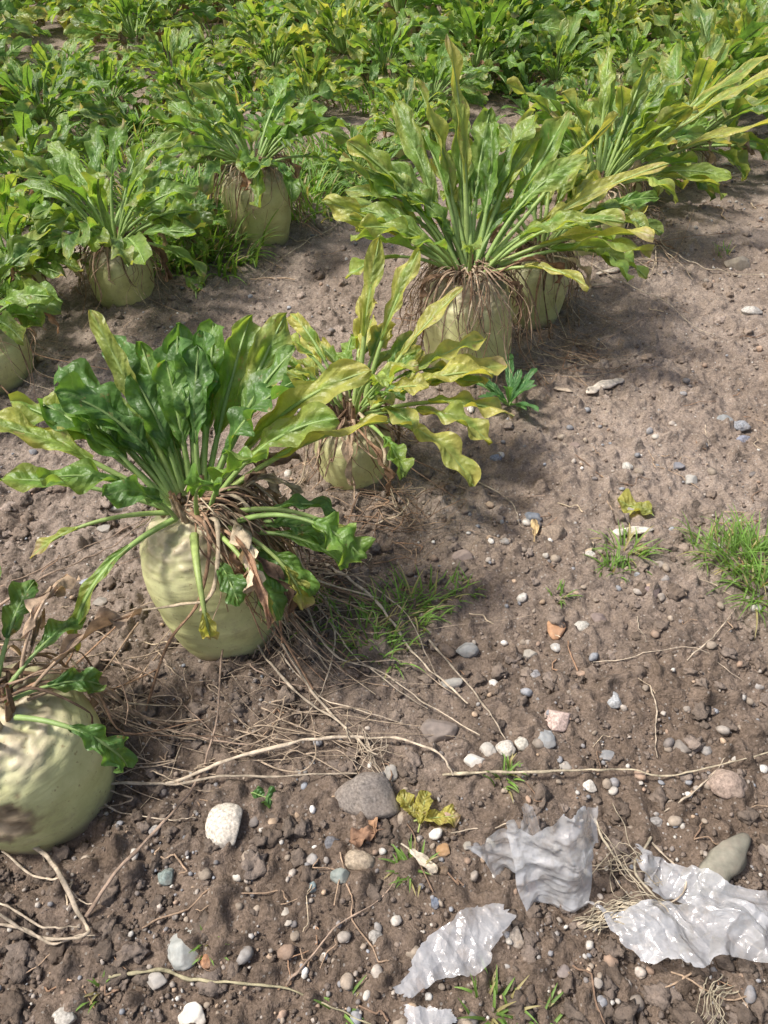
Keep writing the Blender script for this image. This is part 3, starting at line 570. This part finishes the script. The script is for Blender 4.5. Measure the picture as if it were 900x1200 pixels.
for i in range(380):
    y0=.25+4.5*rs.rand()**1.4; x0=(rs.rand()*2-1)*(.4+.55*y0); a=rs.rand()*6.28; l=(.02+.09*rs.rand()**2)*(1+.7*(y0>2))
    t=np.linspace(0,1,10); P=np.stack([x0+l*t*math.cos(a)+.01*vn(t*3,t*0+i),y0+l*t*math.sin(a)+.01*vn(t*3,t*0+i+50),t*0],1); P[:,2]=gh(P[:,0],P[:,1])+.007
    tube(b,P,(.0005+.0009*rs.rand())*(1+.8*(y0>2)),np.array(DC[rs.randint(5)])*1.15,0,5)
obj('dry_stems',b.mesh('dry_stems',[M_dry]))

# ---------------------------------------------------------------- plastic film
def crease(x,y,seed,k0=14,n=6):
    r=np.random.RandomState(seed); z=0
    for i in range(n):
        a=r.rand()*3.1416; k=k0*(1+i*.75)*(.8+.4*r.rand()); d=x*math.cos(a)+y*math.sin(a)+.025*vn(x*11+i*9,y*11+seed,seed=seed)
        f=(d*k+r.rand()); f=np.abs(f-np.floor(f)-.5)*2; z=z+f/(1+i*.8)*(.15+1.3*np.abs(vn(x*12+i*5,y*12,seed=seed+i)))
    return z/1.9
def plastic_mat():
    m,t=nt('plastic_film'); out=N_(t,'ShaderNodeOutputMaterial'); p=N_(t,'ShaderNodeBsdfPrincipled')
    tc=N_(t,'ShaderNodeTexCoord').outputs['Object']; n=noise(t,tc,26,4).outputs[0]
    c=mix(t,ramp(t,n,.35,.7),(.74,.745,.76),(.90,.90,.91)); dn=noise(t,tc,40,6,.75).outputs[0]
    c=mix(t,mth(t,'MULTIPLY',ramp(t,dn,.52,.70),.5),c,(.46,.39,.31))
    t.links.new(c,p.inputs['Base Color']); p.inputs['Roughness'].default_value=.13; p.inputs['Specular IOR Level'].default_value=.8
    mp=N_(t,'ShaderNodeVectorMath',operation='MULTIPLY_ADD'); nc=noise(t,tc,18,3); t.links.new(nc.outputs['Color'],mp.inputs[0]); mp.inputs[1].default_value=(.05,.05,.05); t.links.new(tc,mp.inputs[2])
    vo=N_(t,'ShaderNodeTexVoronoi'); vo.feature='F1'; vo.inputs['Scale'].default_value=48; t.links.new(mp.outputs[0],vo.inputs['Vector'])
    bp=N_(t,'ShaderNodeBump'); bp.inputs['Strength'].default_value=.6; bp.inputs['Distance'].default_value=.006
    t.links.new(mth(t,'ADD',vo.outputs['Distance'],mth(t,'MULTIPLY',noise(t,tc,80,3).outputs[0],.4)),bp.inputs['Height']); t.links.new(bp.outputs[0],p.inputs['Normal'])
    tr=N_(t,'ShaderNodeBsdfTranslucent'); t.links.new(c,tr.inputs[0]); a=N_(t,'ShaderNodeMixShader'); a.inputs[0].default_value=.4
    t.links.new(p.outputs[0],a.inputs[1]); t.links.new(tr.outputs[0],a.inputs[2])
    tp=N_(t,'ShaderNodeBsdfTransparent'); a2=N_(t,'ShaderNodeMixShader')
    t.links.new(mth(t,'ADD',.22,mth(t,'MULTIPLY',ramp(t,noise(t,tc,16,5).outputs[0],.35,.65),.42)),a2.inputs[0]); t.links.new(a.outputs[0],a2.inputs[1]); t.links.new(tp.outputs[0],a2.inputs[2])
    gl=N_(t,'ShaderNodeBsdfGlossy'); gl.inputs['Roughness'].default_value=.12; t.links.new(bp.outputs[0],gl.inputs['Normal']); a3=N_(t,'ShaderNodeMixShader'); a3.inputs[0].default_value=.07
    t.links.new(a2.outputs[0],a3.inputs[1]); t.links.new(gl.outputs[0],a3.inputs[2])
    t.links.new(a3.outputs[0],out.inputs[0]); return m
M_pl=plastic_mat()
def film(outline,crum=.02,seed=0,fold=9):
    W=np.array([G(*p) for p in outline]); k=len(W); W3=np.hstack([W,np.zeros((k,1))]); Pc=spline(np.vstack([W3,W3[:1]]),241)[:-1,:2]
    c=W.mean(0); rr=np.linspace(0.0,1,100)[:,None,None]; ar=np.arange(240); ed=1+.10*(vn(ar*.12,ar*0+seed)+.5*vn(ar*.4,ar*0+seed+3))[None,:,None]
    XY=c+(Pc[None]-c)*rr*(1+(ed-1)*rr**3); x,y=XY[...,0],XY[...,1]
    z=gh(x,y)*.5+.012+crum*crease(x,y,seed,fold)+crum*.8*np.maximum(0,fbm(x*9+seed,y*9,o=2,seed=seed))
    z=np.maximum(z,gh(x,y)+.004)
    V=np.stack([x,y,z],-1); V[...,0]+=crum*.5*crease(x+3,y,seed+9,fold); V[...,1]+=crum*.5*crease(x,y+5,seed+19,fold)
    b=B(); o=np.array([c[0],c[1],0]); b.add(V-o,gridf(100,240,True),(.8,.8,.8)); obj('plastic_film_scrap',b.mesh('plastic_film_scrap',[M_pl]),loc=tuple(o))
film([(462,1165),(490,1120),(530,1085),(560,1068),(592,1075),(580,1110),(555,1145),(510,1155),(475,1180)],.013,seed=2,fold=12)
film([(470,1186),(500,1186),(530,1196),(520,1215),(480,1215)],.008,seed=12)
film([(680,1085),(740,1080),(800,1072),(850,1080),(915,1090),(915,1150),(860,1140),(800,1150),(740,1135)],.036,seed=5,fold=11)
film([(735,1010),(770,1020),(800,1030),(850,1050),(905,1062),(905,1090),(830,1085),(760,1060),(740,1035)],.032,seed=8,fold=12)
def upright(base,seed,Wd,Ht,lean,az):
    x,y=G(*base); n,m=130,130; u=np.linspace(-1,1,n); v=np.linspace(0,1,m); U,Vv=np.meshgrid(u,v)
    top=1-.28*np.abs(u-.2)**1.1+.12*vn(u*2.2,u*0+seed)+.05*vn(u*7,u*0+seed+2); wd=Wd*(.62+.5*Vv**.8)*(1+.14*vn(Vv*3,np.sign(U)*2+seed))
    px=U*wd; pz=Vv*Ht*top[None]; cr=crease(px+seed,pz,seed,13)
    py=.010*np.sin(U*3+Vv*2+seed)+.034*cr+lean*Vv**1.3; px=px+.012*crease(pz,px+2,seed+5,12)
    P=np.stack([px,py,pz],-1).reshape(-1,3)@zrot(az).T; b=B(); b.add(P,gridf(m,n),(.8,.8,.8))
    return b,(x,y)
b,(x,y)=upright((650,1075),3,.056,.150,.06,.1); b2,(x2,y2)=upright((612,1035),9,.044,.08,.04,.5)
for v_ in b2.v: v_ += np.array([x2-x,y2-y,0])
for vv,ff,cc in zip(b2.v,b2.f,b2.c): b.add(vv,ff,cc)
obj('plastic_film_scrap',b.mesh('plastic_film_scrap',[M_pl]),loc=(x,y,ground_z(x,y)-.004))

# ---------------------------------------------------------------- light
w=bpy.data.worlds.new('World'); sc.world=w; w.use_nodes=True; t=w.node_tree
bg=t.nodes['Background']; sk=t.nodes.new('ShaderNodeTexSky'); sk.sky_type='NISHITA'; sk.sun_disc=False
sd=Vector((-.50,.0,.83)).normalized(); sk.sun_elevation=math.asin(sd.z); sk.sun_rotation=math.atan2(sd.x,sd.y)
sk.dust_density=5.0
t.links.new(sk.outputs[0],bg.inputs[0]); bg.inputs[1].default_value=.15
l=bpy.data.lights.new('sun','SUN'); l.energy=4.3; l.angle=math.radians(9); l.color=(1,.97,.92)
lo=bpy.data.objects.new('sun',l); sc.collection.objects.link(lo); lo.rotation_euler=sd.to_track_quat('Z','Y').to_euler(); lo.location=(-5,-1,5)
print('plants',npl)
